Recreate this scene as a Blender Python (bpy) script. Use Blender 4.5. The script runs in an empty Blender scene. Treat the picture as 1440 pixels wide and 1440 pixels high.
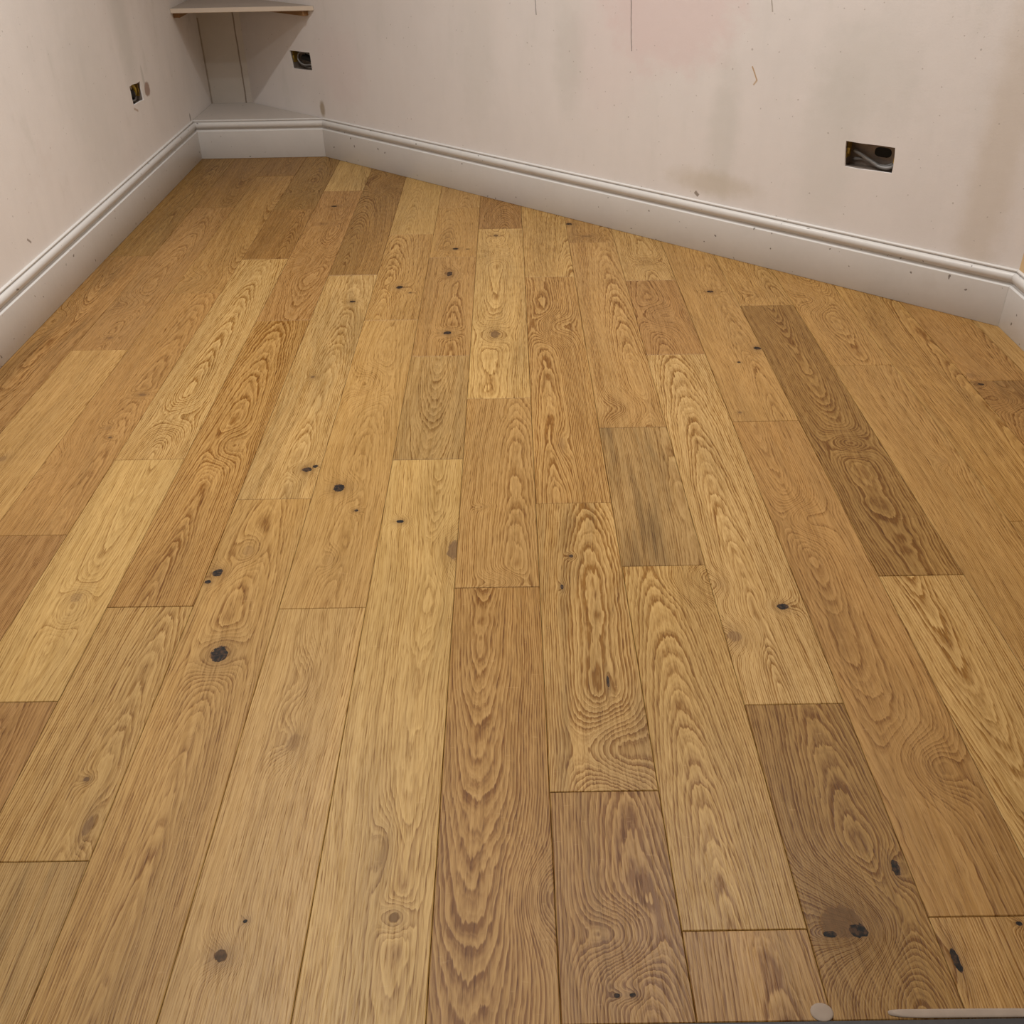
import bpy, bmesh, math, random
from mathutils import Vector, Matrix

random.seed(7)
W = 0.146                      # one floor board is 146 mm wide; plan coordinates below are in board widths
C = bpy.context.scene.collection
sc = bpy.context.scene

# ---------------------------------------------------------------- camera
cam_d = bpy.data.cameras.new('camera')
cam_d.sensor_width = 36.0
cam_d.lens = 1378.23 / 1440 * 36.0
cam_d.clip_start = 0.02
cam = bpy.data.objects.new('camera', cam_d)
C.objects.link(cam)
pitch, yaw, roll = 0.5969, -0.00397, -0.01939
fw = Vector((math.sin(yaw)*math.cos(pitch), math.cos(yaw)*math.cos(pitch), -math.sin(pitch)))
rt = Vector((math.cos(yaw), -math.sin(yaw), 0))
up = rt.cross(fw)
r2 = math.cos(roll)*rt + math.sin(roll)*up
u2 = -math.sin(roll)*rt + math.cos(roll)*up
M = Matrix((r2, u2, -fw)).transposed().to_4x4()
M.translation = Vector((5.7275*W, 0, 7.1849*W))
cam.matrix_world = M
sc.camera = cam

# ---------------------------------------------------------------- world, lights, exposure
w = bpy.data.worlds.new('world')
w.use_nodes = True
w.node_tree.nodes['Background'].inputs[0].default_value = (0.9, 0.95, 1.0, 1)
w.node_tree.nodes['Background'].inputs[1].default_value = 0.05
sc.world = w
sc.view_settings.view_transform = 'Standard'
sc.view_settings.look = 'None'
sc.view_settings.exposure = 0.12
sc.view_settings.gamma = 1.0
sc.view_settings.use_curve_mapping = False


def downlight_or_fill(x, y, watt, angle=128, blend=1.0, radius=0.035):
    l = bpy.data.lights.new('downlight_or_fill', 'SPOT')
    l.energy = watt
    l.color = (1.0, 0.985, 0.96)
    l.spot_size = math.radians(angle)
    l.spot_blend = blend
    l.shadow_soft_size = radius
    o = bpy.data.objects.new('downlight_or_fill', l)
    o.location = (x*W, y*W, 16.25*W)
    C.objects.link(o)


downlight_or_fill(0.6, 18.0, 82)
downlight_or_fill(0.8, 10.5, 102)
downlight_or_fill(9.9, 14.3, 104)
downlight_or_fill(5.5, 1.0, 22)  # weak fill added above the camera, not a known ceiling fitting


# ---------------------------------------------------------------- node helper
class X:
    """a socket or number in a node expression"""
    nt = None

    def __init__(self, s):
        self.s = s

    @staticmethod
    def m(op, *a, clamp=False):
        n = X.nt.nodes.new('ShaderNodeMath')
        n.operation = op
        n.use_clamp = clamp
        for i, v in enumerate(a):
            v = v.s if isinstance(v, X) else v
            if isinstance(v, (int, float)):
                n.inputs[i].default_value = v
            else:
                X.nt.links.new(v, n.inputs[i])
        return X(n.outputs[0])

    def __add__(s, o): return X.m('ADD', s, o)
    def __radd__(s, o): return X.m('ADD', o, s)
    def __sub__(s, o): return X.m('SUBTRACT', s, o)
    def __rsub__(s, o): return X.m('SUBTRACT', o, s)
    def __mul__(s, o): return X.m('MULTIPLY', s, o)
    def __rmul__(s, o): return X.m('MULTIPLY', o, s)
    def __truediv__(s, o): return X.m('DIVIDE', s, o)
    def __pow__(s, o): return X.m('POWER', s, o)


def link(a, b):
    X.nt.links.new(a.s if isinstance(a, X) else a, b)


def vec(x, y, z):
    n = X.nt.nodes.new('ShaderNodeCombineXYZ')
    for i, v in enumerate((x, y, z)):
        if isinstance(v, X):
            link(v, n.inputs[i])
        else:
            n.inputs[i].default_value = v
    return X(n.outputs[0])


def split(v):
    n = X.nt.nodes.new('ShaderNodeSeparateXYZ')
    link(v, n.inputs[0])
    return [X(o) for o in n.outputs]


def noise(v, scale=1.0, detail=2.0, rough=0.5, out='Factor', dist=0.0):
    n = X.nt.nodes.new('ShaderNodeTexNoise')
    n.inputs['Scale'].default_value = scale
    n.inputs['Detail'].default_value = detail
    n.inputs['Roughness'].default_value = rough
    n.inputs['Distortion'].default_value = dist
    link(v, n.inputs['Vector'])
    return X(n.outputs[0])


def white(v):
    n = X.nt.nodes.new('ShaderNodeTexWhiteNoise')
    n.noise_dimensions = '1D'
    link(v, n.inputs['W'])
    return X(n.outputs['Value'])


def smooth(v, a, b, lo=0.0, hi=1.0):
    n = X.nt.nodes.new('ShaderNodeMapRange')
    n.interpolation_type = 'SMOOTHSTEP'
    link(v, n.inputs[0])
    n.inputs[1].default_value = a
    n.inputs[2].default_value = b
    n.inputs[3].default_value = lo
    n.inputs[4].default_value = hi
    return X(n.outputs[0])


def mix(f, a, b, mode='MIX'):
    n = X.nt.nodes.new('ShaderNodeMix')
    n.data_type = 'RGBA'
    n.blend_type = mode
    n.clamp_factor = True
    for sock, v in ((n.inputs[0], f), (n.inputs[6], a), (n.inputs[7], b)):
        if isinstance(v, X):
            link(v, sock)
        elif isinstance(v, tuple):
            sock.default_value = (*v, 1)
        else:
            sock.default_value = v
    return X(n.outputs[2])


def attr(name, out='Fac'):
    n = X.nt.nodes.new('ShaderNodeAttribute')
    n.attribute_type = 'OBJECT'
    n.attribute_name = name
    return X(n.outputs[out])


def coord(kind='Object'):
    n = X.nt.nodes.new('ShaderNodeTexCoord')
    return X(n.outputs[kind])


def gauss(d2):
    """exp(-d2/2)"""
    return X.m('EXPONENT', d2 * -0.5)


def new_mat(name, rough=0.5, color=None, metal=0.0, spec=0.5):
    m = bpy.data.materials.new(name)
    m.use_nodes = True
    X.nt = m.node_tree
    b = m.node_tree.nodes['Principled BSDF']
    b.inputs['Roughness'].default_value = rough
    b.inputs['Metallic'].default_value = metal
    b.inputs['Specular IOR Level'].default_value = spec
    if color:
        b.inputs['Base Color'].default_value = (*color, 1)
    return m, b


def lin(r, g, b):
    f = lambda c: (c/12.92 if c <= 0.04045 else ((c+0.055)/1.055)**2.4)
    return (f(r/255), f(g/255), f(b/255))


def add_bump(b, h, dist, strength=1.0):
    n = X.nt.nodes.new('ShaderNodeBump')
    n.inputs['Strength'].default_value = strength
    n.inputs['Distance'].default_value = dist
    link(h, n.inputs['Height'])
    X.nt.links.new(n.outputs[0], b.inputs['Normal'])


# ---------------------------------------------------------------- oak
def make_oak():
    m, b = new_mat('oak', 0.42, spec=0.22)
    x, y, z = split(coord())
    seed = attr('seed')
    tone = attr('tone', 'Color')
    x0, d0, sl = split(attr('grain', 'Vector'))
    freq, contrast, warp = split(attr('rings', 'Vector'))
    smoke = attr('smoke')
    sx = seed*3.17
    # slow wander of the fibres, then finer jitter of every line
    w1 = noise(vec(x*5.0 + sx, y*1.1, seed), 1, 1.0) - 0.5
    w2 = noise(vec(x*20.0 + sx, y*5.5, seed), 1, 1.5) - 0.5
    w3 = noise(vec(x*240.0, y*15.0 + sx, seed), 1, 1.5) - 0.5
    wd = noise(vec(sx, y*2.3, seed), 1, 1.0) - 0.5
    we = noise(vec(sx + x*6.0, y*13.0, seed + 3.0), 1, 2.0) - 0.5
    u = x - x0 + w1*warp*2.8
    d = d0 + sl*y + wd*warp*1.8 + we*warp*0.45
    r = X.m('SQRT', u*u + d*d + 1e-6) + w2*warp*0.55 + w3*0.0024
    # knots: rings bend round each, a dark heart where its weight is above zero
    kn = noise(vec(x, y*0.7, seed), 105, 3.0, 0.6) - 0.5
    kn2 = noise(vec(x*1.0, y*1.0, seed + 9.0), 150, 2.0)
    core, halo = None, None
    for k in 'abcd':
        kx, ky, ks = split(attr('knot_' + k, 'Vector'))
        ka = attr('dark_' + k)
        asp = attr('aspect_' + k)
        dx = (x - kx)/ks
        dy = (y - ky)/(ks*asp)
        e2 = dx*dx + dy*dy
        r = r + gauss(e2*0.30)*ks*2.4
        ee = X.m('SQRT', e2) + kn*1.15
        c = smooth(ee, 0.78, 1.02, 1, 0)*ka
        h = gauss(e2*0.55)*X.m('MINIMUM', ka*0.8 + 0.10, 0.62)*X.m('GREATER_THAN', ks, 0.0008)
        core = c if core is None else X.m('MAXIMUM', core, c)
        halo = h if halo is None else X.m('MAXIMUM', halo, h)
    t = r*freq
    ring = X.m('FLOOR', t)
    f = t - ring
    vary = white(ring + seed*17.0)
    line = X.m('MULTIPLY', f*9.0, 1.0, clamp=True) * (X.m('SUBTRACT', 1.0, f)**1.25)
    t2 = t*2.63 + w1*1.5
    f2 = t2 - X.m('FLOOR', t2)
    line2 = X.m('MULTIPLY', f2*4.0, 1.0, clamp=True)*X.m('SUBTRACT', 1.0, f2)
    line = line*(0.40 + vary*0.95) + line2*0.28
    # pores: short dashes along the board, densest in the early wood
    p1 = noise(vec(x*620.0 + w1*40.0, y*22.0, seed), 1, 2.0, 0.6)
    pores = smooth(p1, 0.50, 0.70)
    dash = noise(vec(x*330.0 + w1*40.0, y*34.0, seed + 4.0), 1, 1.5, 0.6)
    line = line*smooth(dash, 0.28, 0.66, 0.60, 1.30)
    p2 = noise(vec(x*210.0 + w1*24.0, y*6.0, seed + 2.0), 1, 2.0, 0.6)
    broad = noise(vec(x*17.0 + w1*3.0, y*1.5, seed + 5.0), 1, 2.0) - 0.5
    cloud = noise(vec(x*7.0, y*3.5, seed + 8.0), 1, 2.0) - 0.5
    fleck = smooth(noise(vec(x*60.0 + sx, y*190.0, seed), 1, 1.0), 0.70, 0.80)
    col = mix(X.m('MULTIPLY', line*contrast*1.18, 1.0, clamp=True), tone,
              mix(1.0, tone, (0.44, 0.31, 0.125), 'MULTIPLY'))
    col = mix(pores*(0.44 + line*0.6), col, mix(1.0, col, (0.60, 0.50, 0.31), 'MULTIPLY'))
    col = mix(smooth(p2, 0.38, 0.70)*0.62, col, mix(1.0, col, (0.70, 0.62, 0.44), 'MULTIPLY'))
    k = 1.0 + broad*0.34 + cloud*0.20
    col = mix(1.0, col, vec(k, k*1.0, k*0.99), 'MULTIPLY')
    col = mix(fleck*0.10, col, (0.62, 0.42, 0.20))
    sm = smooth(noise(vec(x*26.0 + w1*5.0, y*2.6, seed + 12.0), 1, 3.0), 0.45, 0.72)*smoke
    col = mix(sm, col, mix(1.0, col, (0.46, 0.45, 0.44), 'MULTIPLY'))
    col = mix(halo, col, mix(1.0, col, (0.42, 0.36, 0.31), 'MULTIPLY'))
    heart = mix(smooth(kn2, 0.40, 0.68), (0.006, 0.005, 0.004), (0.055, 0.027, 0.012))
    heart = mix(smooth(core, 0.25, 0.85), (0.17, 0.088, 0.034), heart)
    core = smooth(core, 0.0, 0.75)
    col = mix(core, col, heart)
    link(col, b.inputs['Base Color'])
    rg = 0.40 + pores*0.08 + core*0.2
    link(rg, b.inputs['Roughness'])
    hgt = 1.0 - line*contrast*0.35 - pores*0.35 - core*0.8
    add_bump(b, hgt, 0.00035, 0.6)
    return m


OAK = make_oak()


# ---------------------------------------------------------------- plaster and paint
def blob(s, z, cs, cz, rs, rz, wob, soft=0.35):
    """1 inside an uneven patch centred (cs, cz), in board widths"""
    a = (s - cs)/rs
    c = (z - cz)/rz
    e = X.m('SQRT', a*a + c*c) + wob
    return smooth(e, 1.0 - soft, 1.0 + soft, 1, 0)


def make_plaster(name, along, patches, strokes, base=(0.712, 0.668, 0.64)):
    """along = (ox, oy, dx, dy): the direction measured along the wall, in board widths"""
    m, b = new_mat(name, 0.75, spec=0.25)
    x, y, z = split(coord())
    ox, oy, dx, dy = along
    s = (x*(1/W) - ox)*dx + (y*(1/W) - oy)*dy
    z = z*(1/W)
    n0 = noise(vec(s, z, 0.0), 0.35, 3.0, 0.55) - 0.5
    n1 = noise(vec(s*1.6, z*0.45, 3.0), 1, 3.0, 0.6) - 0.5
    n2 = noise(vec(s, z, 5.0), 2.6, 3.0, 0.6) - 0.5
    n3 = noise(vec(s, z, 9.0), 34.0, 2.0, 0.6) - 0.5
    k = 1.0 + n0*0.10 + n1*0.10 + n2*0.05 + n3*0.03
    col = mix(1.0, base, vec(k, k, k), 'MULTIPLY')
    col = mix(smooth(n0 + n2*0.4, 0.02, 0.22)*0.40, col, (0.69, 0.635, 0.60))
    col = mix(smooth(n1*-1.0 + n2*0.5, 0.08, 0.30)*0.35, col, (0.62, 0.60, 0.55))
    for cs, cz, rs, rz, c, a, soft in patches:
        col = mix(blob(s, z, cs, cz, rs, rz, n2*0.9 + n3*0.2, soft)*a, col, c)
    # hairline marks: (s0, z0) to (s1, z1)
    for s0, z0, s1, z1, hw, c, a in strokes:
        L = math.hypot(s1 - s0, z1 - z0)
        ds, dz = (s1 - s0)/L, (z1 - z0)/L
        q = (s - s0)*ds + (z - z0)*dz
        p = (s - s0)*(-dz) + (z - z0)*ds + n2*0.05
        inside = X.m('GREATER_THAN', q, 0.0)*X.m('LESS_THAN', q, L)
        col = mix(smooth(X.m('ABSOLUTE', p), hw*0.4, hw, 1, 0)*inside*a, col, c)
    spots = smooth(noise(vec(s, z, 21.0), 16.0, 0.0), 0.83, 0.85)
    col = mix(spots*0.4, col, (0.22, 0.17, 0.13))
    link(col, b.inputs['Base Color'])
    add_bump(b, n1*0.5 + n2 + n3*0.35, 0.0012, 0.55)
    return m


def make_paint(name='painted_timber', base=(0.585, 0.562, 0.535), rough=0.28):
    m, b = new_mat(name, rough, spec=0.4)
    co = coord()
    n1 = noise(co, 9.0, 3.0, 0.6) - 0.5
    n2 = noise(co, 70.0, 3.0, 0.6) - 0.5
    k = 1.0 + n1*0.10 + n2*0.05
    col = mix(1.0, base, vec(k, k, k), 'MULTIPLY')
    nicks = smooth(noise(co, 75.0, 0.0), 0.825, 0.84)
    col = mix(nicks*0.75, col, (0.10, 0.075, 0.06))
    scuff = smooth(noise(co, 5.0, 4.0, 0.65), 0.62, 0.72)
    col = mix(scuff*0.12, col, (0.45, 0.40, 0.35))
    link(col, b.inputs['Base Color'])
    add_bump(b, n2 - nicks*2.0, 0.0006, 0.5)
    return m


AW0 = Vector((0.496, 28.64))                 # a point on the face of the slanting skirting
AD = Vector((0.74276, -0.66956))             # along the slanting wall, away from the alcove
AN = Vector((-0.66956, -0.74276))            # out of the slanting wall into the room
SK = 0.12                                    # skirting thickness
AWP = AW0 - AN*SK                            # the same point on the plaster

PINK = (0.70, 0.575, 0.555)
GREYP = (0.56, 0.54, 0.495)
DARK = (0.05, 0.04, 0.035)
P_BACK = make_plaster('plaster_back', (AW0.x, AW0.y, AD.x, AD.y), [
    (11.2, 4.75, 1.55, 1.30, PINK, 0.75, 0.30), (9.7, 3.6, 1.0, 1.2, PINK, 0.28, 0.6),
    (1.0, 2.4, 0.9, 0.9, PINK, 0.30, 0.5), (8.7, 3.4, 0.35, 1.1, GREYP, 0.40, 0.6),
    (12.65, 2.4, 0.30, 1.2, GREYP, 0.45, 0.6), (15.4, 3.7, 0.8, 0.9, GREYP, 0.35, 0.7),
    (14.9, 2.5, 0.55, 1.6, GREYP, 0.30, 0.5), (12.5, 1.4, 0.9, 0.22, (0.45, 0.37, 0.25), 0.4, 0.6),
    (0.02, 1.25, 0.10, 0.20, (0.33, 0.25, 0.15), 0.75, 0.4), (6.0, 3.2, 0.5, 1.6, GREYP, 0.25, 0.6),
    (17.9, 2.6, 0.35, 3.0, (0.50, 0.41, 0.30), 0.35, 0.6)],
    [(10.265, 4.9, 10.30, 4.25, 0.014, DARK, 0.75), (10.30, 4.25, 10.345, 3.68, 0.013, DARK, 0.75), (7.74, 4.7, 7.79, 4.16, 0.014, DARK, 0.7),
     (13.13, 3.68, 13.27, 3.45, 0.018, (0.42, 0.24, 0.07), 0.8), (13.27, 3.45, 13.20, 3.36, 0.022, (0.42, 0.24, 0.07), 0.6),
     (13.36, 4.9, 13.42, 4.62, 0.018, (0.25, 0.2, 0.15), 0.6), (12.13, 1.17, 12.22, 1.10, 0.05, (0.20, 0.15, 0.11), 0.8)])
P_LEFT = make_plaster('plaster_left', (0, 0, 0, 1), [
    (25.62, 2.41, 0.20, 0.16, (0.30, 0.19, 0.14), 0.85, 0.18), (25.50, 2.75, 0.07, 0.22, GREYP, 0.7, 0.4),
    (28.6, 1.12, 0.05, 0.10, (0.15, 0.11, 0.08), 0.6, 0.4), (24.8, 3.9, 0.5, 1.2, GREYP, 0.45, 0.6),
    (22.0, 2.7, 1.2, 1.8, GREYP, 0.25, 0.7)],
    [(17.6, 1.40, 17.72, 1.30, 0.03, (0.25, 0.2, 0.16), 0.8), (24.45, 2.22, 24.7, 2.12, 0.035, (0.35, 0.22, 0.12), 0.6)],
    base=(0.765, 0.725, 0.695))
P_ALC = make_plaster('plaster_alcove', (0, 0, 1, 0), [(-2.5, 1.9, 0.9, 0.9, GREYP, 0.35, 0.4)],
                     [(-2.03, 3.8, -2.03, 1.0, 0.028, (0.17, 0.12, 0.08), 0.75),
                      (-3.05, 3.3, -3.05, 1.0, 0.035, (0.24, 0.18, 0.12), 0.6)], base=(0.64, 0.60, 0.545))
P_RIGHT = make_plaster('plaster_right', (0, 0, 0, 1), [], [], base=(0.62, 0.44, 0.24))
P_PLAIN = make_plaster('plaster_plain', (0, 0, 1, 0), [], [])
PAINT = make_paint()
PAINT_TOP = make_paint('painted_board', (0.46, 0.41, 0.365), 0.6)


# ---------------------------------------------------------------- mesh helpers
def link_mesh(name, bm, mat, parent=None, kind=None, smooth_faces=False):
    me = bpy.data.meshes.new(name)
    bmesh.ops.recalc_face_normals(bm, faces=bm.faces)
    bm.to_mesh(me)
    bm.free()
    mats = mat if isinstance(mat, (list, tuple)) else [mat]
    for k in mats:
        me.materials.append(k)
    if smooth_faces:
        for p in me.polygons:
            p.use_smooth = True
    o = bpy.data.objects.new(name, me)
    C.objects.link(o)
    if parent:
        o.parent = parent
    if kind:
        o['kind'] = kind
    return o


def empty(name, loc=(0, 0, 0), rotz=0.0, label=None, cat=None, group=None):
    o = bpy.data.objects.new(name, None)
    o.location = loc
    o.rotation_euler = (0, 0, rotz)
    o.empty_display_size = 0.05
    C.objects.link(o)
    if label:
        o['label'] = label
    if cat:
        o['category'] = cat
    if group:
        o['group'] = group
    return o


def box(bm, x0, x1, y0, y1, z0, z1):
    v = [bm.verts.new((x, y, z)) for z in (z0, z1) for y in (y0, y1) for x in (x0, x1)]
    for f in ((0, 1, 3, 2), (4, 6, 7, 5), (0, 4, 5, 1), (1, 5, 7, 3), (3, 7, 6, 2), (2, 6, 4, 0)):
        bm.faces.new([v[i] for i in f])
    return v


def bevel_all(bm, off, seg=2):
    bmesh.ops.bevel(bm, geom=list(bm.edges), offset=off, segments=seg, affect='EDGES', clamp_overlap=True)


def tube(bm, pts, rad, n=10, cap=True):
    """a round tube along a smooth path through pts"""
    P = [Vector(p) for p in pts]
    path = []
    for i in range(len(P) - 1):
        a = P[max(i-1, 0)]
        b, c = P[i], P[i+1]
        e = P[min(i+2, len(P)-1)]
        for j in range(6):
            t = j/6
            path.append(0.5*((2*b) + (c-a)*t + (2*a-5*b+4*c-e)*t*t + (3*b-a-3*c+e)*t*t*t))
    path.append(P[-1])
    rings = []
    ref = Vector((0.13, 0.21, 1)).normalized()
    for i, p in enumerate(path):
        d = (path[min(i+1, len(path)-1)] - path[max(i-1, 0)]).normalized()
        s = d.cross(ref).normalized()
        q = s.cross(d)
        rings.append([bm.verts.new(p + rad*(math.cos(6.28319*k/n)*s + math.sin(6.28319*k/n)*q)) for k in range(n)])
    for a, b in zip(rings, rings[1:]):
        for k in range(n):
            bm.faces.new((a[k], a[(k+1) % n], b[(k+1) % n], b[k]))
    if cap:
        bm.faces.new(rings[0])
        bm.faces.new(rings[-1][::-1])


# ---------------------------------------------------------------- room shell
XL, XR = -2.95 - SK, 14.34 + SK              # plaster of the left and right walls
YA = 30.91                                   # back of the alcove
YF = -7.0                                    # wall behind the camera
ZC = 16.44
TH = 0.7                                     # wall thickness


def on_back(s, z=0.0, out=0.0):
    """a point on the slanting wall (s along it from the alcove corner, out towards the room)"""
    p = AWP + AD*s + AN*out
    return Vector((p.x*W, p.y*W, z*W))


s_alc = (YA - AWP.y)/AD.y                    # where the slanting wall meets the alcove back
s_rgt = (XR - AWP.x)/AD.x                    # and the right wall


def wall_with_holes(name, mat, to3, s0, s1, z0, z1, holes, cuts):
    """a wall built in cells; each cell holds one four-cornered hole with a plaster reveal"""
    bm = bmesh.new()
    V = lambda s, z, d=0.0: bm.verts.new(to3(s, z, -d))
    for (a, b), hole in zip(zip(cuts, cuts[1:]), holes):
        o = [(a, z0), (b, z0), (b, z1), (a, z1)]
        ov = [V(*q) for q in o]
        if hole is None:
            bm.faces.new(ov)
            continue
        # ragged rim: corners plus two wobbling points on every edge
        rim, owner = [], []
        for i in range(4):
            p, q = hole[i], hole[(i+1) % 4]
            for t in (0.0, 0.3, 0.68):
                j = 0.0 if t == 0.0 else random.uniform(-0.012, 0.012)
                ex, ez = q[0]-p[0], q[1]-p[1]
                L = math.hypot(ex, ez)
                rim.append((p[0] + ex*t - ez/L*j, p[1] + ez*t + ex/L*j))
                owner.append(i)
        rv = [V(*q) for q in rim]
        bv = [V(q[0], q[1], 0.040) for q in rim]
        n = len(rim)
        for i in range(n):
            j = (i+1) % n
            bm.faces.new((rv[i], rv[j], bv[j], bv[i]))
        for i in range(4):
            k = [rv[(i*3+m) % n] for m in range(4)]
            bm.faces.new([ov[i], ov[(i+1) % 4]] + k[::-1])
    bv = [V(s0, z0, TH), V(s1, z0, TH), V(s1, z1, TH), V(s0, z1, TH)]
    fv = [V(s0, z0), V(s1, z0), V(s1, z1), V(s0, z1)]
    bm.faces.new(bv[::-1])
    for i in range(4):
        bm.faces.new((fv[i], fv[(i+1) % 4], bv[(i+1) % 4], bv[i]))
    bmesh.ops.remove_doubles(bm, verts=bm.verts, dist=1e-6)
    return link_mesh(name, bm, mat, kind='structure')


# four corners of each socket hole: bottom left, bottom right, top right, top left seen from the room
H_RIGHT = [(15.269, 2.194), (16.164, 2.216), (16.138, 2.655), (15.214, 2.640)]
H_MID = [(-1.080, 2.179), (-0.233, 2.213), (-0.263, 2.654), (-1.136, 2.626)]
H_LEFT = [(24.475, 2.288), (25.264, 2.250), (25.252, 2.673), (24.462, 2.696)]

wall_with_holes('wall_back', P_BACK, lambda s, z, o: on_back(s, z, o), s_alc - 0.6, s_rgt + 0.6, 0, ZC,
                [None, H_MID, None, H_RIGHT, None], [s_alc - 0.6, -2.6, 1.0, 14.0, 17.0, s_rgt + 0.6])
wall_with_holes('wall_left', P_LEFT, lambda s, z, o: Vector(((XL + o)*W, s*W, z*W)), YF - TH, YA + TH, 0, ZC,
                [None, H_LEFT, None], [YF - TH, 23.0, 27.0, YA + TH])


def slab(name, mat, x0, x1, y0, y1, z0, z1):
    bm = bmesh.new()
    box(bm, x0*W, x1*W, y0*W, y1*W, z0*W, z1*W)
    return link_mesh(name, bm, mat, kind='structure')


x_alc = AWP.x + AD.x*s_alc
y_rgt = AWP.y + AD.y*s_rgt
slab('wall_alcove', P_ALC, XL, x_alc + 0.4, YA, YA + TH, 0, ZC)
slab('wall_right', P_RIGHT, XR, XR + TH, YF - TH, y_rgt + 0.05, 0, ZC)
slab('wall_front', P_PLAIN, XL, XR, YF - TH, YF, 0, ZC)
slab('ceiling', P_PLAIN, XL - TH, XR + TH, YF - TH, YA + TH, ZC, ZC + 0.6)

# ---------------------------------------------------------------- floor: every board its own piece
m_sub, b_sub = new_mat('screed', 0.9)
n = noise(coord(), 20, 4.0, 0.6)
link(mix(n, (0.10, 0.085, 0.07), (0.20, 0.175, 0.15)), b_sub.inputs['Base Color'])
floor = slab('floor', m_sub, XL - TH, XR + TH, YF - TH, YA + TH, -0.9, -0.10)

BT = 0.10                                    # board thickness (in widths)
GAP = 0.0024                                 # half of the open joint
CH = 0.0070                                  # chamfered arris


def clip(poly, p, n):
    """keep the part of a polygon on the side of p that n points to"""
    out = []
    for i, a in enumerate(poly):
        b = poly[(i+1) % len(poly)]
        da, db = (a - p).dot(n), (b - p).dot(n)
        if da >= 0:
            out.append(a)
        if da*db < 0:
            out.append(a + (b - a)*(da/(da - db)))
    return out


def inset(poly, d):
    out = []
    m = len(poly)
    for i in range(m):
        a, b, c = poly[i-1], poly[i], poly[(i+1) % m]
        e1 = (b - a).normalized()
        e2 = (c - b).normalized()
        n1, n2 = Vector((-e1.y, e1.x)), Vector((-e2.y, e2.x))
        k = (n1 + n2)
        out.append(b + k*(d/max(0.25, 1 + n1.dot(n2))))
    return out


# tones of the boards as they look (albedo), from pale honey to brown
T = {'L': (204, 169, 112), 'l': (195, 159, 102), 'M': (187, 148, 93), 'm': (178, 138, 83), 'B': (172, 130, 79),
     'b': (162, 121, 72), 'D': (154, 118, 67), 'd': (144, 107, 60), 'G': (186, 153, 103), 'g': (174, 142, 94)}

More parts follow.
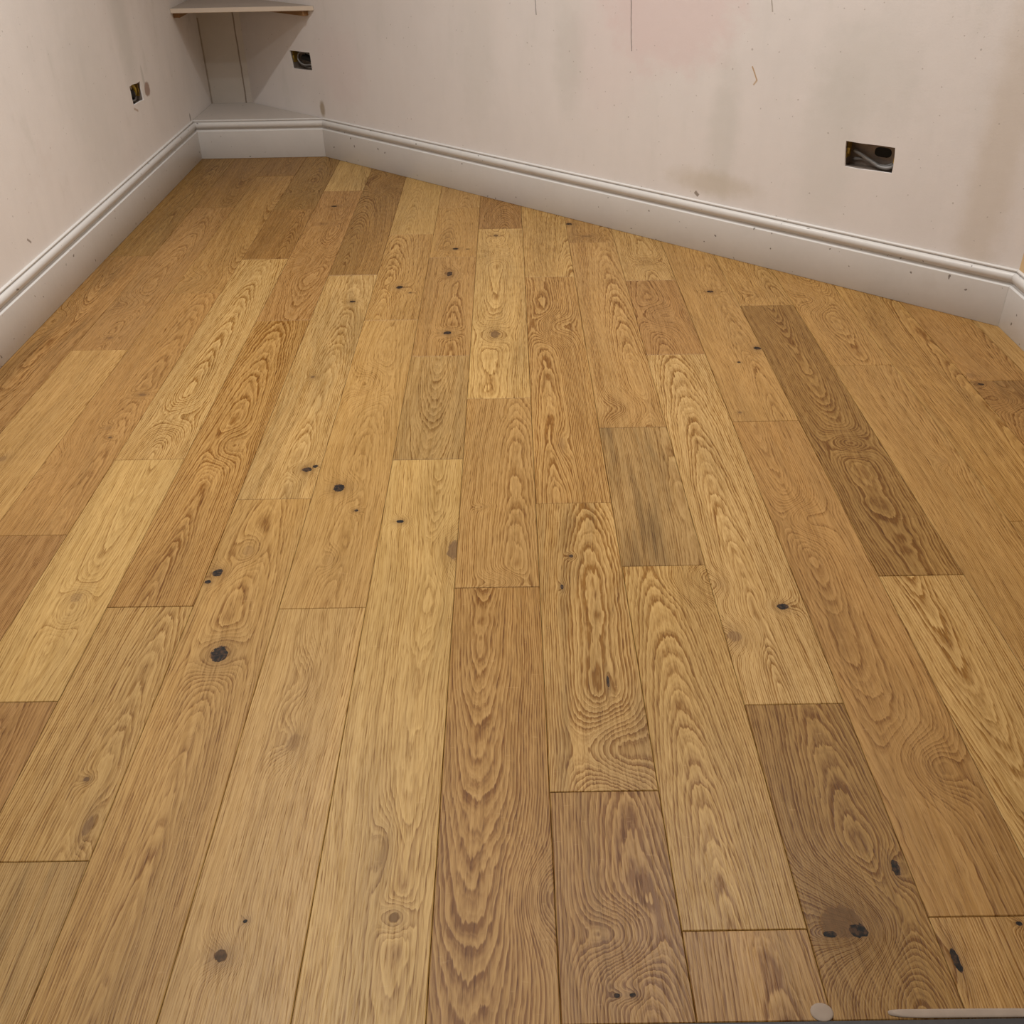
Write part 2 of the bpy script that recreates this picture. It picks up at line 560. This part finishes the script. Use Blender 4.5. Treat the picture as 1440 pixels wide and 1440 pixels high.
# column, near end, far end, tone, x0 (pith offset), d0 (pith depth), slope, rings per metre, line strength, wander, smoke, knots
# knots: x, y, size (widths), darkness, aspect along the board
BOARDS = [
    (-3, 4.18, 12.41, 'B', .10, .05, .03, 330, .55, .008, 0, []),
    (-3, 12.41, 20.65, 'B', .03, .045, -.03, 360, .75, .012, .5, [(-.20, 17.2, .10, .12, 3.0)]),
    (-3, 20.65, 31, 'D', .30, .03, .02, 300, .70, .008, .3, []),
    (-2, 7.61, 15.84, 'M', .55, .05, .03, 330, .45, .010, 0, [(-.15, 12.16, .07, .35, 1.2)]),
    (-2, 15.84, 24.01, 'B', -.10, .050, .05, 340, .60, .010, .2, [(.01, 16.35, .07, .40, .8), (-.14, 17.84, .12, .0, 1.8)]),
    (-2, 24.01, 31, 'd', .10, .05, -.05, 330, .55, .012, .1, []),
    (-1, 2.0, 10.23, 'b', 1.3, .01, .0, 330, .80, .006, 0, []),
    (-1, 10.23, 18.43, 'B', .25, .06, .035, 340, .50, .010, .2, [(.28, 14.1, .08, .45, .6), (.22, 12.73, .03, .6, 1), (-.31, 12.04, .12, .0, 2.0), (.09, 13.02, .05, .25, 1)]),
    (-1, 18.43, 26.69, 'm', .45, .05, -.04, 310, .70, .012, .2, [(-.11, 19.2, .14, .0, 1.6)]),
    (-1, 26.69, 31, 'd', .05, .05, -.05, 330, .50, .010, 0, []),
    (0, -1.0, 7.26, 'b', -.2, .05, .06, 300, .60, .012, 0, []),
    (0, 7.26, 12.07, 'L', .02, .035, -.045, 330, .55, .008, 0, [(.08, 8.95, .075, .30, 1.5), (.11, 8.62, .08, .08, 1.6)]),
    (0, 12.07, 20.30, 'L', .10, .045, .05, 300, .85, .012, .1, [(.05, 13.3, .12, .0, 1.8)]),
    (0, 20.30, 23.75, 'b', .30, .03, .04, 420, .75, .010, .2, []),
    (0, 23.75, 31, 'D', -.04, .05, .05, 320, .70, .010, .1, [(-.04, 25.19, .16, .0, 1.6)]),
    (1, -2.9, 5.33, 'G', .8, .02, .02, 330, .70, .010, .55, []),
    (1, 5.33, 8.76, 'l', .10, .040, .05, 320, .75, .010, .1, [(.16, 6.23, .035, .55, 1), (.36, 5.7, .045, .45, 3.4)]),
    (1, 8.76, 17.0, 'm', -.02, .045, .05, 300, 1.0, .013, .1, [(.05, 12.4, .10, .0, 2.2)]),
    (1, 17.0, 25.23, 'B', .30, .040, -.05, 300, .70, .012, 0, [(-.05, 23.94, .09, .75, .7), (-.1, 22.6, .12, .25, .6), (-.1, 20.2, .16, 0, 1.6)]),
    (1, 25.23, 31, 'L', .50, .03, -.02, 280, .50, .010, .3, []),
    (2, 2.75, 10.98, 'M', .02, .045, .045, 320, .55, .010, .15, [(.0, 7.93, .105, 1., 1.45), (-.37, 9.38, .075, .95, 1.1), (-.44, 9.2, .05, .9, .8), (-.09, 9.81, .07, .22, 1.9)]),
    (2, 10.98, 19.26, 'L', .05, .05, .03, 330, .60, .012, .42, [(.32, 11.72, .085, .85, .9), (.17, 17.85, .07, .8, .8), (-.07, 14.63, .04, .5, 1.2), (.42, 11.80, .045, .8, 1)]),
    (2, 19.26, 31, 'D', -.10, .05, .075, 300, .95, .012, .1, [(.12, 25.6, .18, 0, 1.2)]),
    (3, .5, 8.68, 'l', .60, .05, .03, 340, .45, .007, .1, [(.03, 6.64, .085, .30, 1.6), (-.15, 4.43, .075, .65, .9), (-.02, 4.73, .025, .8, 1), (.06, 7.5, .10, .06, 2.5)]),
    (3, 8.68, 16.93, 'M', -.02, .055, .03, 340, .38, .010, 0, [(-.16, 11.23, .095, 1., 1.2), (.14, 10.67, .035, .9, .9), (-.10, 14.34, .12, 0, 2.2), (-.05, 9.6, .05, .12, 2)]),
    (3, 16.93, 21.75, 'M', -.08, .045, .055, 310, .65, .012, 0, [(.02, 18.55, .085, 1., 1.0), (.25, 18.25, .04, .6, .8)]),
    (3, 21.75, 31, 'l', .05, .050, .05, 320, .45, .010, 0, []),
    (4, 3.70, 11.94, 'L', .02, .045, -.03, 330, .50, .012, .12, [(-.26, 10.40, .06, .95, .8), (.46, 9.75, .10, .5, 2.2), (.19, 4.74, .055, .5, 1.1), (.04, 5.38, .05, .28, 3.8)]),
    (4, 11.94, 15.35, 'g', .05, .045, -.06, 330, .65, .008, .35, []),
    (4, 15.35, 20.21, 'm', -.05, .05, .02, 310, .65, .012, .1, [(-.03, 19.24, .075, .75, 2.0), (.07, 16.31, .09, .95, .9)]),
    (4, 20.21, 23.63, 'm', .0, .05, .06, 310, .45, .014, 0, [(.04, 20.73, .085, .95, .8), (.30, 20.7, .05, .6, .5)]),
    (4, 23.63, 31, 'M', .3, .05, .05, 310, .45, .010, 0, []),
    (5, .77, 9.01, 'm', -.02, .050, -.055, 300, .90, .013, .1, [(.44, 4.9, .10, .05, 1.6)]),
    (5, 9.01, 13.76, 'M', .04, .055, .040, 310, .75, .013, .0, [(-.2, 10.7, .05, .1, .6), (.05, 9.1, .10, .06, .8)]),
    (5, 13.76, 22.02, 'L', -.04, .045, -.03, 310, .70, .012, .2, [(-.08, 16.21, .10, .50, 1.8), (-.10, 21.55, .07, .55, 1.2), (-.2, 20.4, .16, 0, 1.0)]),
    (5, 22.02, 31, 'b', -.02, .05, .10, 320, .70, .008, 0, []),
    (6, -2.2, 5.99, 'm', .0, .050, .075, 290, 1.0, .016, .25, [(-.07, 4.06, .028, .9, .8), (.05, 4.06, .032, .9, .8), (-.02, 4.55, .12, .0, 1)]),
    (6, 5.99, 10.76, 'l', .02, .045, .04, 300, .95, .013, .45, [(.14, 6.45, .16, .02, 1.5), (-.10, 9.59, .03, .9, 1), (-.24, 8.99, .025, .9, 2.2), (.16, 7.4, .02, .8, 6.)]),
    (6, 10.76, 18.97, 'M', -.02, .045, .03, 290, .95, .013, .1, [(-.08, 12.3, .05, .22, 5.), (.0, 16.48, .14, .0, 1.8)]),
    (6, 18.97, 31, 'l', .40, .05, .04, 310, .80, .012, 0, []),
    (7, -3.6, 4.58, 'm', -.05, .05, .06, 310, .80, .014, .25, []),
    (7, 4.58, 9.37, 'l', -.02, .050, .065, 300, .85, .012, .0, [(.42, 9.1, .13, .0, 1.1)]),
    (7, 9.37, 12.76, 'g', .30, .03, .02, 310, .75, .012, .85, []),
    (7, 12.76, 20.99, 'M', .10, .045, .04, 300, .80, .012, 0, [(-.05, 13.34, .13, .0, 1.5)]),
    (7, 20.99, 31, 'm', .2, .04, .04, 310, .70, .014, .3, [(-.43, 22.27, .08, .9, 1), (-.09, 21.4, .10, .4, .6)]),
    (8, -1.2, 7.05, 'D', .02, .045, .06, 330, 1.0, .013, .2, [(-.21, 4.64, .20, .52, .95), (.39, 5.13, .045, 1., 1.9), (-.10, 4.56, .085, 1., .9), (-.33, 4.53, .065, 1., .55)]),
    (8, 7.05, 15.25, 'L', -.02, .045, .05, 310, .80, .012, .1, [(.24, 8.57, .075, 1., .8), (-.40, 8.08, .10, .38, 1.1), (-.4, 9.0, .07, .15, 1.4)]),
    (8, 15.25, 18.68, 'b', -.04, .050, .045, 330, .75, .010, 0, [(-.06, 16.87, .13, .06, 1.9)]),
    (8, 18.68, 31, 'l', -.05, .05, .04, 300, .60, .012, 0, [(.05, 19.73, .11, .12, 1.1)]),
    (9, -3.5, 4.67, 'M', .50, .03, .03, 290, .80, .012, .1, [(-.42, 4.30, .035, 1., 4.), (.2, 4.6, .03, .9, .8)]),
    (9, 4.67, 12.88, 'B', .05, .055, -.045, 310, .55, .015, .25, [(-.05, 10.28, .12, .0, 1.5), (.1, 6.2, .12, .05, 1.4)]),
    (9, 12.88, 31, 'm', .04, .050, .035, 330, .50, .012, .15, [(.06, 18.03, .075, .95, .8), (.42, 15.43, .07, .95, 1.0), (-.0, 14.9, .035, .8, .9), (-.33, 13.16, .04, .5, .8)]),
    (10, .9, 9.10, 'l', -.02, .050, -.055, 290, .85, .010, 0, []),
    (10, 9.10, 17.31, 'D', .02, .045, -.04, 300, 1.05, .014, .1, [(.05, 12.2, .12, .05, 1.2)]),
    (10, 17.31, 31, 'M', .1, .05, .05, 310, .70, .010, 0, [(-.07, 17.81, .10, .06, 1.1)]),
    (11, 6.48, 14.71, 'm', .42, .05, .03, 330, .60, .010, .1, [(.2, 11.65, .06, .15, 1.4)]),
    (11, 14.71, 31, 'm', .05, .05, -.04, 310, .65, .010, 0, [(-.1, 17.6, .14, .0, 1.7)]),
    (12, 1.94, 10.17, 'm', .35, .05, .03, 330, .6, .010, 0, []),
    (12, 10.17, 31, 'm', .45, .04, .035, 310, .70, .010, .3, []),
    (13, 5.84, 14.07, 'b', -.1, .05, .06, 310, .85, .016, .45, [(-.30, 13.47, .12, .08, 1.1), (-.35, 13.95, .06, .85, .7)]),
    (13, 14.07, 31, 'B', .5, .05, .05, 320, .65, .010, .2, [(-.38, 14.25, .10, .3, 1.2)]),
    (14, 3.0, 11.2, 'm', .2, .05, .03, 310, .6, .010, 0, []),
    (14, 11.2, 31, 'M', .3, .05, .03, 310, .6, .010, 0, []),
]
Y_END = 3.842                                # the boards stop at the threshold strip


def add_board(i, c, y0, y1, tone, x0, d0, sl, fr, con, warp, smoke, knots):
    y0 = max(y0, Y_END)
    yt = 28.6 + 0.06
    poly = [Vector(q) for q in ((c + GAP, y0 + GAP), (c + 1 - GAP, y0 + GAP), (c + 1 - GAP, y1 - GAP), (c + GAP, y1 - GAP))]
    poly = clip(poly, AW0 - AN*0.06, AN)
    poly = clip(poly, Vector((0, yt)), Vector((0, -1)))
    poly = clip(poly, Vector((-3.01, 0)), Vector((1, 0)))
    poly = clip(poly, Vector((14.40, 0)), Vector((-1, 0)))
    clean = []
    for q in poly:
        if not clean or (q - clean[-1]).length > 1e-4:
            clean.append(q)
    if (clean[0] - clean[-1]).length < 1e-4:
        clean.pop()
    if len(clean) < 3:
        return
    cx = c + 0.5
    cy = (min(q.y for q in clean) + max(q.y for q in clean))/2
    o2 = Vector((cx, cy))
    rel = [q - o2 for q in clean]
    ins = inset(rel, CH)
    bm = bmesh.new()
    top = [bm.verts.new((q.x*W, q.y*W, 0)) for q in ins]
    mid = [bm.verts.new((q.x*W, q.y*W, -CH*0.8*W)) for q in rel]
    low = [bm.verts.new((q.x*W, q.y*W, -BT*W)) for q in rel]
    bm.faces.new(top)
    bm.faces.new(low[::-1])
    m = len(rel)
    for k in range(m):
        j = (k+1) % m
        bm.faces.new((mid[k], mid[j], top[j], top[k]))
        bm.faces.new((low[k], low[j], mid[j], mid[k]))
    o = link_mesh('plank', bm, OAK, parent=floor)
    o.location = (cx*W, cy*W, random.uniform(-0.0002, 0.0002))
    o['seed'] = float(i*1.731 + 2.0)
    mean = T['M']
    col = lin(*[mean[q] + (T[tone][q] - mean[q])*0.7 for q in range(3)])
    j = 0.85*(1 + random.uniform(-0.04, 0.04))
    o['tone'] = [col[0]*j, col[1]*j*1.02, col[2]*j*random.uniform(0.95, 1.03)]
    o['grain'] = [(x0 + random.uniform(-0.22, 0.22))*W, d0, sl*1.25]
    o['rings'] = [float(fr), float(con), float(warp)]
    o['smoke'] = float(smoke)
    for k in range(4):
        nm = 'abcd'[k]
        if k < len(knots):
            kx, ky, ks, ka, asp = knots[k]
            o['knot_' + nm] = [kx*W, (ky - cy)*W, ks*W*0.9]
            o['dark_' + nm] = float(ka)
            o['aspect_' + nm] = float(asp)
        else:
            o['knot_' + nm] = [5.0, 5.0, 0.0005]
            o['dark_' + nm] = 0.0
            o['aspect_' + nm] = 1.0


for i, bd in enumerate(BOARDS):
    add_board(i, *bd)

# ---------------------------------------------------------------- skirting
# profile: distance out from the plaster, height
PROF = [(0.0, 0.004), (0.118, 0.004), (0.120, 0.008), (0.120, 0.722), (0.1185, 0.733), (0.112, 0.739), (0.056, 0.754),
        (0.046, 0.762), (0.044, 0.790), (0.050, 0.796)]
for k in range(13):
    a = -math.pi*0.5 + math.pi*k/12
    PROF.append((0.046 + 0.064*math.cos(a), 0.880 + 0.084*math.sin(a)))
PROF += [(0.030, 0.966), (0.030, 0.981), (0.046, 0.984), (0.048, 0.990), (0.046, 1.006), (0.036, 1.014), (0.0, 1.020)]

path = [Vector((XL, YF)), Vector((XL, 28.6 + SK))]
d_alc = Vector((1, 0))
t = (28.6 + SK - AWP.y)/AD.y
path.append(AWP + AD*t)
path.append(Vector((XR, y_rgt)))
path.append(Vector((XR, YF)))


def mitre(i):
    """direction along which the profile runs out at path corner i"""
    ds = []
    if i > 0:
        ds.append((path[i] - path[i-1]).normalized())
    if i < len(path) - 1:
        ds.append((path[i+1] - path[i]).normalized())
    ns = [Vector((d.y, -d.x)) for d in ds]
    if len(ns) == 1:
        return ns[0]
    k = ns[0] + ns[1]
    return k/(1 + ns[0].dot(ns[1]))


def skirt(name, i):
    bm = bmesh.new()
    ends = []
    g = 0.0016
    for j, sgn in ((i, 1), (i+1, -1)):
        mo = mitre(j)
        d = (path[i+1] - path[i]).normalized()*g*sgn
        ends.append([bm.verts.new(((path[j].x + mo.x*o + d.x)*W, (path[j].y + mo.y*o + d.y)*W, z*W)) for o, z in PROF])
    a, b = ends
    m = len(PROF)
    for k in range(m):
        j = (k+1) % m
        bm.faces.new((a[k], a[j], b[j], b[k]))
    bm.faces.new(a[::-1])
    bm.faces.new(b)
    o = link_mesh(name, bm, PAINT, kind='structure')
    for p in o.data.polygons:
        p.use_smooth = len(p.vertices) == 4
    o.data.set_sharp_from_angle(angle=math.radians(38))
    return o


skirt('baseboard_left', 0)
skirt('baseboard_alcove', 1)
skirt('baseboard_back', 2)
skirt('baseboard_right', 3)

# boxing behind the alcove skirting: a painted board level with its top edge
bm = bmesh.new()
b0 = AWP + AD*((28.73 - AWP.y)/AD.y)
b1 = AWP + AD*s_alc
pts = [(XL + 0.01, 28.73), (b0.x - 0.02, 28.73), (b1.x - 0.01, YA - 0.01), (XL + 0.01, YA - 0.01)]
lo = [bm.verts.new((x*W, y*W, 0.90*W)) for x, y in pts]
hi = [bm.verts.new((x*W, y*W, 1.012*W)) for x, y in pts]
bm.faces.new(lo[::-1])
bm.faces.new(hi)
for k in range(4):
    bm.faces.new((lo[k], lo[(k+1) % 4], hi[(k+1) % 4], hi[k]))
bmesh.ops.bevel(bm, geom=list(bm.edges), offset=0.001, segments=1, affect='EDGES')
link_mesh('trim_1', bm, PAINT_TOP, kind='structure')

# ---------------------------------------------------------------- alcove shelf
m_bat, b_bat = new_mat('raw_timber', 0.7)
n = noise(coord(), 40, 3.0)
link(mix(n, (0.22, 0.115, 0.045), (0.34, 0.20, 0.09)), b_bat.inputs['Base Color'])

sh = empty('alcove_shelf', (-1.3*W, 29.7*W, 3.70*W), 0,
           'cream painted shelf board spanning the corner alcove above the boxed skirting', 'shelf')
ox, oy, oz = -1.3, 29.7, 3.70


def at_z(s):
    q = AWP + AD*s
    return q


f0 = AWP + AD*((28.62 - AWP.y)/AD.y)
pts = [(XL + 0.005, 28.60), (f0.x - 0.01, 28.62), (b1.x - 0.01, YA - 0.005), (XL + 0.005, YA - 0.005)]
bm = bmesh.new()
lo = [bm.verts.new(((x-ox)*W, (y-oy)*W, 0.0)) for x, y in pts]
hi = [bm.verts.new(((x-ox)*W, (y-oy)*W, 0.115*W)) for x, y in pts]
bm.faces.new(lo[::-1])
bm.faces.new(hi)
for k in range(4):
    bm.faces.new((lo[k], lo[(k+1) % 4], hi[(k+1) % 4], hi[k]))
bmesh.ops.bevel(bm, geom=list(bm.edges), offset=0.0015, segments=2, affect='EDGES')
shelf_paint, shelf_top_dark = make_paint('shelf_paint', (0.66, 0.57, 0.47), 0.5), make_paint('shelf_top_darker', (0.37, 0.31, 0.26), 0.7)  # upward face gets a darker tone than the edges and underside
o = link_mesh('board', bm, [shelf_paint, shelf_top_dark], parent=sh)
for p in o.data.polygons:
    if p.normal.z > 0.9:
        p.material_index = 1
bm = bmesh.new()
box(bm, (XL + 0.005 - ox)*W, (XL + 0.17 - ox)*W, (28.80 - oy)*W, (YA - 0.02 - oy)*W, -0.13*W, 0)
bevel_all(bm, 0.001, 1)
o = link_mesh('batten', bm, m_bat, parent=sh)
bm = bmesh.new()
q0 = AWP + AD*((28.80 - AWP.y)/AD.y)
q1 = AWP + AD*(s_alc + 0.12)
e = AN*0.17
ring = [q0, q1, q1 + e, q0 + e]
lo = [bm.verts.new(((q.x + AN.x*.005 - ox)*W, (q.y + AN.y*.005 - oy)*W, -0.13*W)) for q in ring]
hi = [bm.verts.new((v.co.x, v.co.y, 0)) for v in lo]
bm.faces.new(lo)
bm.faces.new(hi[::-1])
for k in range(4):
    bm.faces.new((lo[k], lo[(k+1) % 4], hi[(k+1) % 4], hi[k]))
bevel_all(bm, 0.001, 1)
link_mesh('batten', bm, m_bat, parent=sh)

# ---------------------------------------------------------------- open socket boxes
m_zinc, b_zinc = new_mat('galvanised_steel', 0.5, metal=0.3)
n = noise(coord(), 90, 3.0)
link(mix(n, (0.17, 0.135, 0.11), (0.30, 0.245, 0.205)), b_zinc.inputs['Base Color'])
m_brass, b_brass = new_mat('yellow_passivated_steel', 0.45, metal=0.35)
n = noise(coord(), 120, 3.0)
link(mix(n, (0.22, 0.13, 0.025), (0.50, 0.34, 0.06)), b_brass.inputs['Base Color'])
m_grey, b_grey = new_mat('grey_cable_sheath', 0.45)
link(mix(noise(coord(), 60, 2.0), (0.15, 0.145, 0.14), (0.25, 0.24, 0.23)), b_grey.inputs['Base Color'])
m_black, b_black = new_mat('dark_void', 0.8)
link(mix(noise(coord(), 60, 2.0), (0.004, 0.004, 0.004), (0.015, 0.012, 0.01)), b_black.inputs['Base Color'])
m_yel, b_yel = new_mat('yellow_core', 0.45)
link(mix(noise(coord(), 60, 2.0), (0.36, 0.26, 0.03), (0.52, 0.40, 0.06)), b_yel.inputs['Base Color'])
m_pale, b_pale = new_mat('pale_insulation', 0.5)
link(mix(noise(coord(), 60, 2.0), (0.42, 0.34, 0.24), (0.52, 0.44, 0.33)), b_pale.inputs['Base Color'])


def socket_box(loc, rotz, wdt, hgt, label, cables, knock=None, yellow=False, depth=0.27):
    """a steel back box let into the wall: local x along the wall, y into it, z up; sizes in widths"""
    root = empty('socket_back_box', loc, rotz, label, 'socket box', 'open socket boxes in the walls')
    hw, hh, th = wdt/2, hgt/2, 0.010
    m = m_brass if yellow else m_zinc
    bm = bmesh.new()
    box(bm, -hw*W, hw*W, (depth)*W, (depth+th)*W, -hh*W, hh*W)
    box(bm, -hw*W, (-hw+th)*W, 0, depth*W, -hh*W, hh*W)
    box(bm, (hw-th)*W, hw*W, 0, depth*W, -hh*W, hh*W)
    box(bm, (-hw+th)*W, (hw-th)*W, 0, depth*W, -hh*W, (-hh+th)*W)
    box(bm, (-hw+th)*W, (hw-th)*W, 0, depth*W, (hh-th)*W, hh*W)
    link_mesh('box', bm, m, parent=root)
    for sg in (-1, 1):                       # the screw lugs with their threaded rings
        bm = bmesh.new()
        cx, cz = sg*(hw - th - 0.035), 0.01 - sg*0.02
        box(bm, (cx - 0.03)*W, (cx + 0.03)*W, 0.035*W, 0.05*W, (cz - 0.05)*W, (cz + 0.05)*W)
        box(bm, (cx + sg*0.018)*W, (cx + sg*0.03)*W, 0.05*W, 0.22*W, (cz - 0.13)*W, (cz + 0.17)*W)
        bevel_all(bm, 0.0006, 1)
        lug = link_mesh('lug', bm, m_brass, parent=root)
        bm = bmesh.new()
        ring = []
        for k in range(12):
            a = 6.28319*k/12
            ring.append((cx*W + 0.019*W*math.cos(a), 0.033*W, cz*W + 0.019*W*math.sin(a)))
        tube(bm, ring + [ring[0]], 0.006*W, 6, cap=False)
        link_mesh('screw_ring', bm, m_brass, parent=lug)
    if knock:
        kx, kz, kw, kh = knock
        bm = bmesh.new()
        vs = []
        for k in range(20):
            a = 6.28319*k/20
            c, s = math.cos(a), math.sin(a)
            vs.append((kx + kw*math.copysign(abs(c)**0.6, c), kz + kh*math.copysign(abs(s)**0.8, s)))
        fr = [bm.verts.new((x*W, (depth - 0.006)*W, z*W)) for x, z in vs]
        bk = [bm.verts.new((x*W, (depth + 0.004)*W, z*W)) for x, z in vs]
        bm.faces.new(fr)
        bm.faces.new(bk[::-1])
        for k in range(20):
            bm.faces.new((fr[k], fr[(k+1) % 20], bk[(k+1) % 20], bk[k]))
        o = link_mesh('knockout', bm, m_black, parent=root)
    for name, mt, rad, pts in cables:
        bm = bmesh.new()
        tube(bm, [(x*W, y*W, z*W) for x, y, z in pts], rad*W, 10)
        o = link_mesh(name, bm, mt, parent=root, smooth_faces=True)
        if mt is m_yel:
            o['label'] = 'yellow cable core'
        elif mt is m_pale:
            o['label'] = 'pale cable end'
    return root


def mid_of(h):
    return sum(q[0] for q in h)/4, sum(q[1] for q in h)/4


ang = math.atan2(AD.y, AD.x)
s_, z_ = mid_of(H_RIGHT)
p = on_back(s_, z_, -0.041)
socket_box(p, ang, 0.99, 0.50, 'open double socket hole low in the wall at right, grey cable across its box', [
    ('cable', m_grey, 0.034, [(-0.40, 0.20, 0.02), (-0.25, 0.17, -0.03), (0.0, 0.14, -0.12), (0.18, 0.10, -0.17), (0.33, 0.09, -0.165), (0.42, 0.13, -0.11), (0.44, 0.20, 0.0)]),
    ('cable', m_grey, 0.026, [(-0.42, 0.24, -0.15), (-0.2, 0.23, -0.12), (0.05, 0.2, -0.16), (0.25, 0.16, -0.16), (0.38, 0.16, -0.10)])],
    knock=(0.12, 0.04, 0.16, 0.085))
s_, z_ = mid_of(H_MID)
p = on_back(s_, z_, -0.041)
socket_box(p, ang, 0.94, 0.50, 'dark open socket hole beside the alcove shelf, a grey cable looped inside', [
    ('cable', m_grey, 0.022, [(0.30, 0.15, 0.12), (0.0, 0.11, 0.19), (-0.24, 0.10, 0.14), (-0.29, 0.09, 0.0), (-0.18, 0.08, -0.10), (0.02, 0.08, -0.13), (0.25, 0.10, -0.10), (0.4, 0.15, -0.05)]),
    ('cable', m_black, 0.075, [(-0.15, 0.17, 0.04), (0.02, 0.15, 0.04), (0.2, 0.16, 0.03), (0.38, 0.17, 0.02)]),
    ('cable', m_grey, 0.018, [(-0.30, 0.2, -0.10), (-0.1, 0.15, -0.18), (0.15, 0.12, -0.19), (0.36, 0.12, -0.15)])],
    knock=(0.1, 0.05, 0.3, 0.13))
s_, z_ = mid_of(H_LEFT)
p = Vector(((XL - 0.041)*W, s_*W, z_*W))
socket_box(p, math.pi/2, 0.86, 0.50, 'open socket hole in the left wall, yellow core and dark cable inside', [
    ('cable', m_black, 0.085, [(-0.38, 0.14, -0.02), (-0.2, 0.10, 0.03), (0.0, 0.09, 0.0), (0.12, 0.13, -0.07), (0.16, 0.2, -0.15)]),
    ('cable', m_yel, 0.040, [(0.10, 0.23, 0.20), (0.22, 0.12, 0.14), (0.28, 0.09, 0.02), (0.30, 0.13, -0.08), (0.3, 0.2, -0.12)]),
    ('cable', m_grey, 0.024, [(-0.36, 0.12, -0.12), (-0.1, 0.08, -0.15), (0.12, 0.08, -0.17), (0.32, 0.12, -0.13)]),
    ('cable', m_pale, 0.045, [(-0.12, 0.2, 0.15), (0.02, 0.12, 0.13), (0.10, 0.14, 0.08)])])

# ---------------------------------------------------------------- near edge of the floor
m_thr, b_thr = new_mat('dark_threshold', 0.55)
link(mix(noise(coord(), 60, 4.0, 0.65), (0.008, 0.007, 0.008), (0.042, 0.038, 0.038)), b_thr.inputs['Base Color'])
bm = bmesh.new()
box(bm, (XL + SK + 0.01)*W, (XR - SK - 0.01)*W, 3.30*W, (Y_END - 0.004)*W, -0.095*W, 0.012*W)
bevel_all(bm, 0.0012, 2)
link_mesh('trim_2', bm, m_thr, kind='structure')

m_scrap, b_scrap = new_mat('dusty_masking_paper', 0.8)
link(mix(noise(coord(), 50, 3.0), (0.24, 0.185, 0.14), (0.33, 0.26, 0.20)), b_scrap.inputs['Base Color'])


def scrap(outline, loc, height, label):
    """a small rounded scrap of paper, domed a little in the middle"""
    bm = bmesh.new()
    rings = []
    for f, h in ((1.0, 0.0), (1.0, 0.25), (0.86, 0.7), (0.55, 1.0)):
        rings.append([bm.verts.new((x*f*W, y*f*W, h*height*W)) for x, y in outline])
    for a, b in zip(rings, rings[1:]):
        m = len(a)
        for k in range(m):
            bm.faces.new((a[k], a[(k+1) % m], b[(k+1) % m], b[k]))
    bm.faces.new(rings[0][::-1])
    bm.faces.new(rings[-1])
    o = link_mesh('paper_scrap', bm, m_scrap, smooth_faces=True)
    o.location = (loc[0]*W, loc[1]*W, 0.001*W + 0.0002)
    o['label'] = label
    o['category'] = 'scrap'
    return o


scrap([(0.085*math.cos(6.28319*k/18), 0.072*math.sin(6.28319*k/18)) for k in range(18)], (7.935, 3.905), 0.008,
      'small rounded grey beige paper scrap against the dark threshold, the smaller of two')
scrap([(0.60*math.copysign(abs(math.cos(a))**0.35, math.cos(a)), 0.034*math.copysign(abs(math.sin(a))**0.6, math.sin(a)) - 0.012*math.cos(a))
       for a in (6.28319*(k+0.5)/30 for k in range(30))], (9.02, 3.882), 0.008,
      'long thin grey beige paper strip lying along the dark threshold at the lower right')
